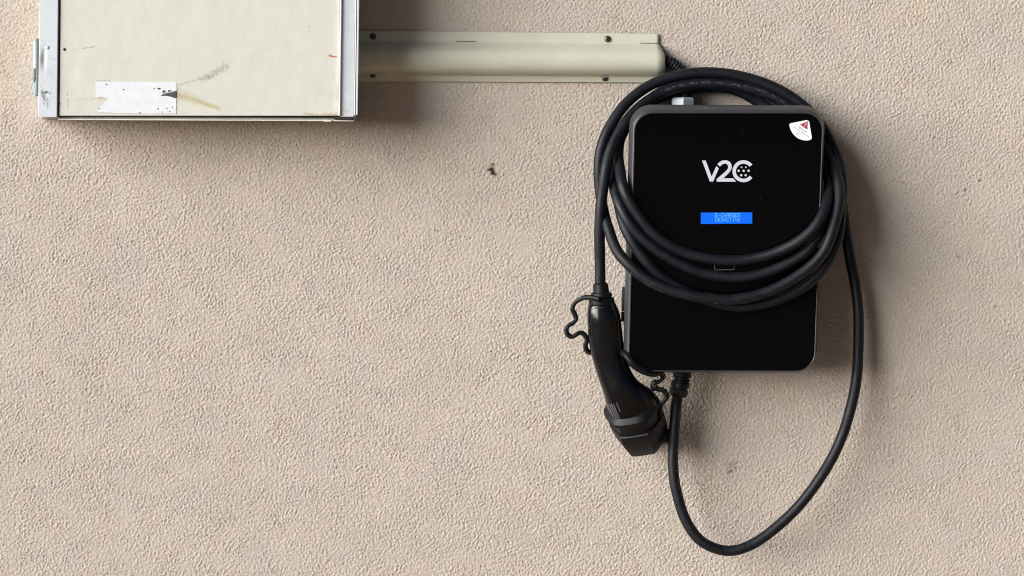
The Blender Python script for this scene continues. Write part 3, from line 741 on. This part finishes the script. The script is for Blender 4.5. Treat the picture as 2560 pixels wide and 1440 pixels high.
mesh_obj('cap_tab', v, f, M_cap, handle, True)
# rating print low on the grip: short rows of worn text
g = Geo(); rng = np.random.default_rng(9)
ray_pts = np.vstack(Ls)
from mathutils.bvhtree import BVHTree
bv = BVHTree.FromPolygons([Vector(p) for p in v], f) if False else BVHTree.FromObject(handle, bpy.context.evaluated_depsgraph_get()) if False else None
vh, fh = loft(Ls); bv = BVHTree.FromPolygons([Vector(p) for p in vh], fh)
def on_handle(px, py):
    r = RN @ np.array([(px - 1280.0) / FPX, -(py - 720.0) / FPX, -1.0]); h = bv.ray_cast(CAM, Vector(r).normalized())
    return np.array(h[0] + h[1] * .0003 * (1 if h[1].dot(Vector(-r)) > 0 else -1)) if h[0] else None
for k in range(7):
    x0, y0 = 1521 + k * 5.0, 1016 + k * 1.0
    n = 7 if k != 4 else 0
    s = rng.uniform(0, 4)
    while s < 34 - (k > 4) * 10:
        l_ = rng.uniform(2, 5)
        if n and k < 6:
            a, b = s - (10 if k < 4 else 16), s + l_ - (10 if k < 4 else 16)
            q = [(x0 + a * .42, y0 + a), (x0 + b * .42, y0 + b), (x0 + b * .42 + 2.0, y0 + b - .4), (x0 + a * .42 + 2.0, y0 + a - .4)]
            p = [on_handle(*c) for c in q]
            if all(c is not None for c in p): g.add(p, [(0, 1, 2, 3)])
        s += l_ + rng.uniform(.7, 1.6)
o = g.obj('rating_print', M_print, handle); o['kind'] = 'stuff'
# cap tether: flat wavy strap, ring on the collar to the cap
TL = [(1500, 749, .108), (1478, 744, .100), (1456, 746, .090), (1438, 757, .086), (1431, 772, .086), (1437, 786, .086), (1440, 798, .086), (1432, 808, .086), (1420, 815, .086), (1416, 826, .086), (1421, 838, .086), (1431, 842, .086),
      (1441, 836, .086), (1452, 832, .085), (1462, 838, .084), (1467, 850, .083), (1464, 864, .081), (1467, 876, .077), (1480, 883, .066), (1520, 884, .060), (1548, 880, .085), (1564, 886, .112), (1577, 902, .1195), (1594, 919, .1195),
      (1616, 930, .117), (1638, 934, .106), (1652, 934, .096), (1657, 943, .087), (1649, 953, .087), (1638, 957, .087), (1634, 964, .087), (1641, 972, .087), (1653, 974, .087), (1664, 981, .087), (1667, 992, .086), (1660, 1003, .084), (1652, 1014, .082), (1650, 1030, .079), (1654, 1050, .072)]
Pt = catmull(WA(TL), .0012)
T_, N_, B_ = frames(Pt)
TPX = (Pt - CN) @ RN; TPX = 1280 + FPX * TPX[:, 0] / -TPX[:, 2]
g = Geo(); V = []
for i in range(len(Pt)):
    t = T_[i]; w_ = np.array([0.18, -1.0, 0.35]); w_ -= t * (w_ @ t); w_ /= np.linalg.norm(w_); n_ = np.cross(t, w_)
    hw, ht = .0042, .0028 + (.0016 if 1556 < TPX[i] < 1640 else 0)  # strap thickened at the bezel corner to take in the dark contact shadow
    V.append([Pt[i] + w_ * a * hw + n_ * b * ht for a, b in ((-1, -.7), (-.7, -1), (.7, -1), (1, -.7), (1, .7), (.7, 1), (-.7, 1), (-1, .7))])
v, f = loft([np.array(x) for x in V]); mesh_obj('cap_tether', v, f, M_cap, handle, True)
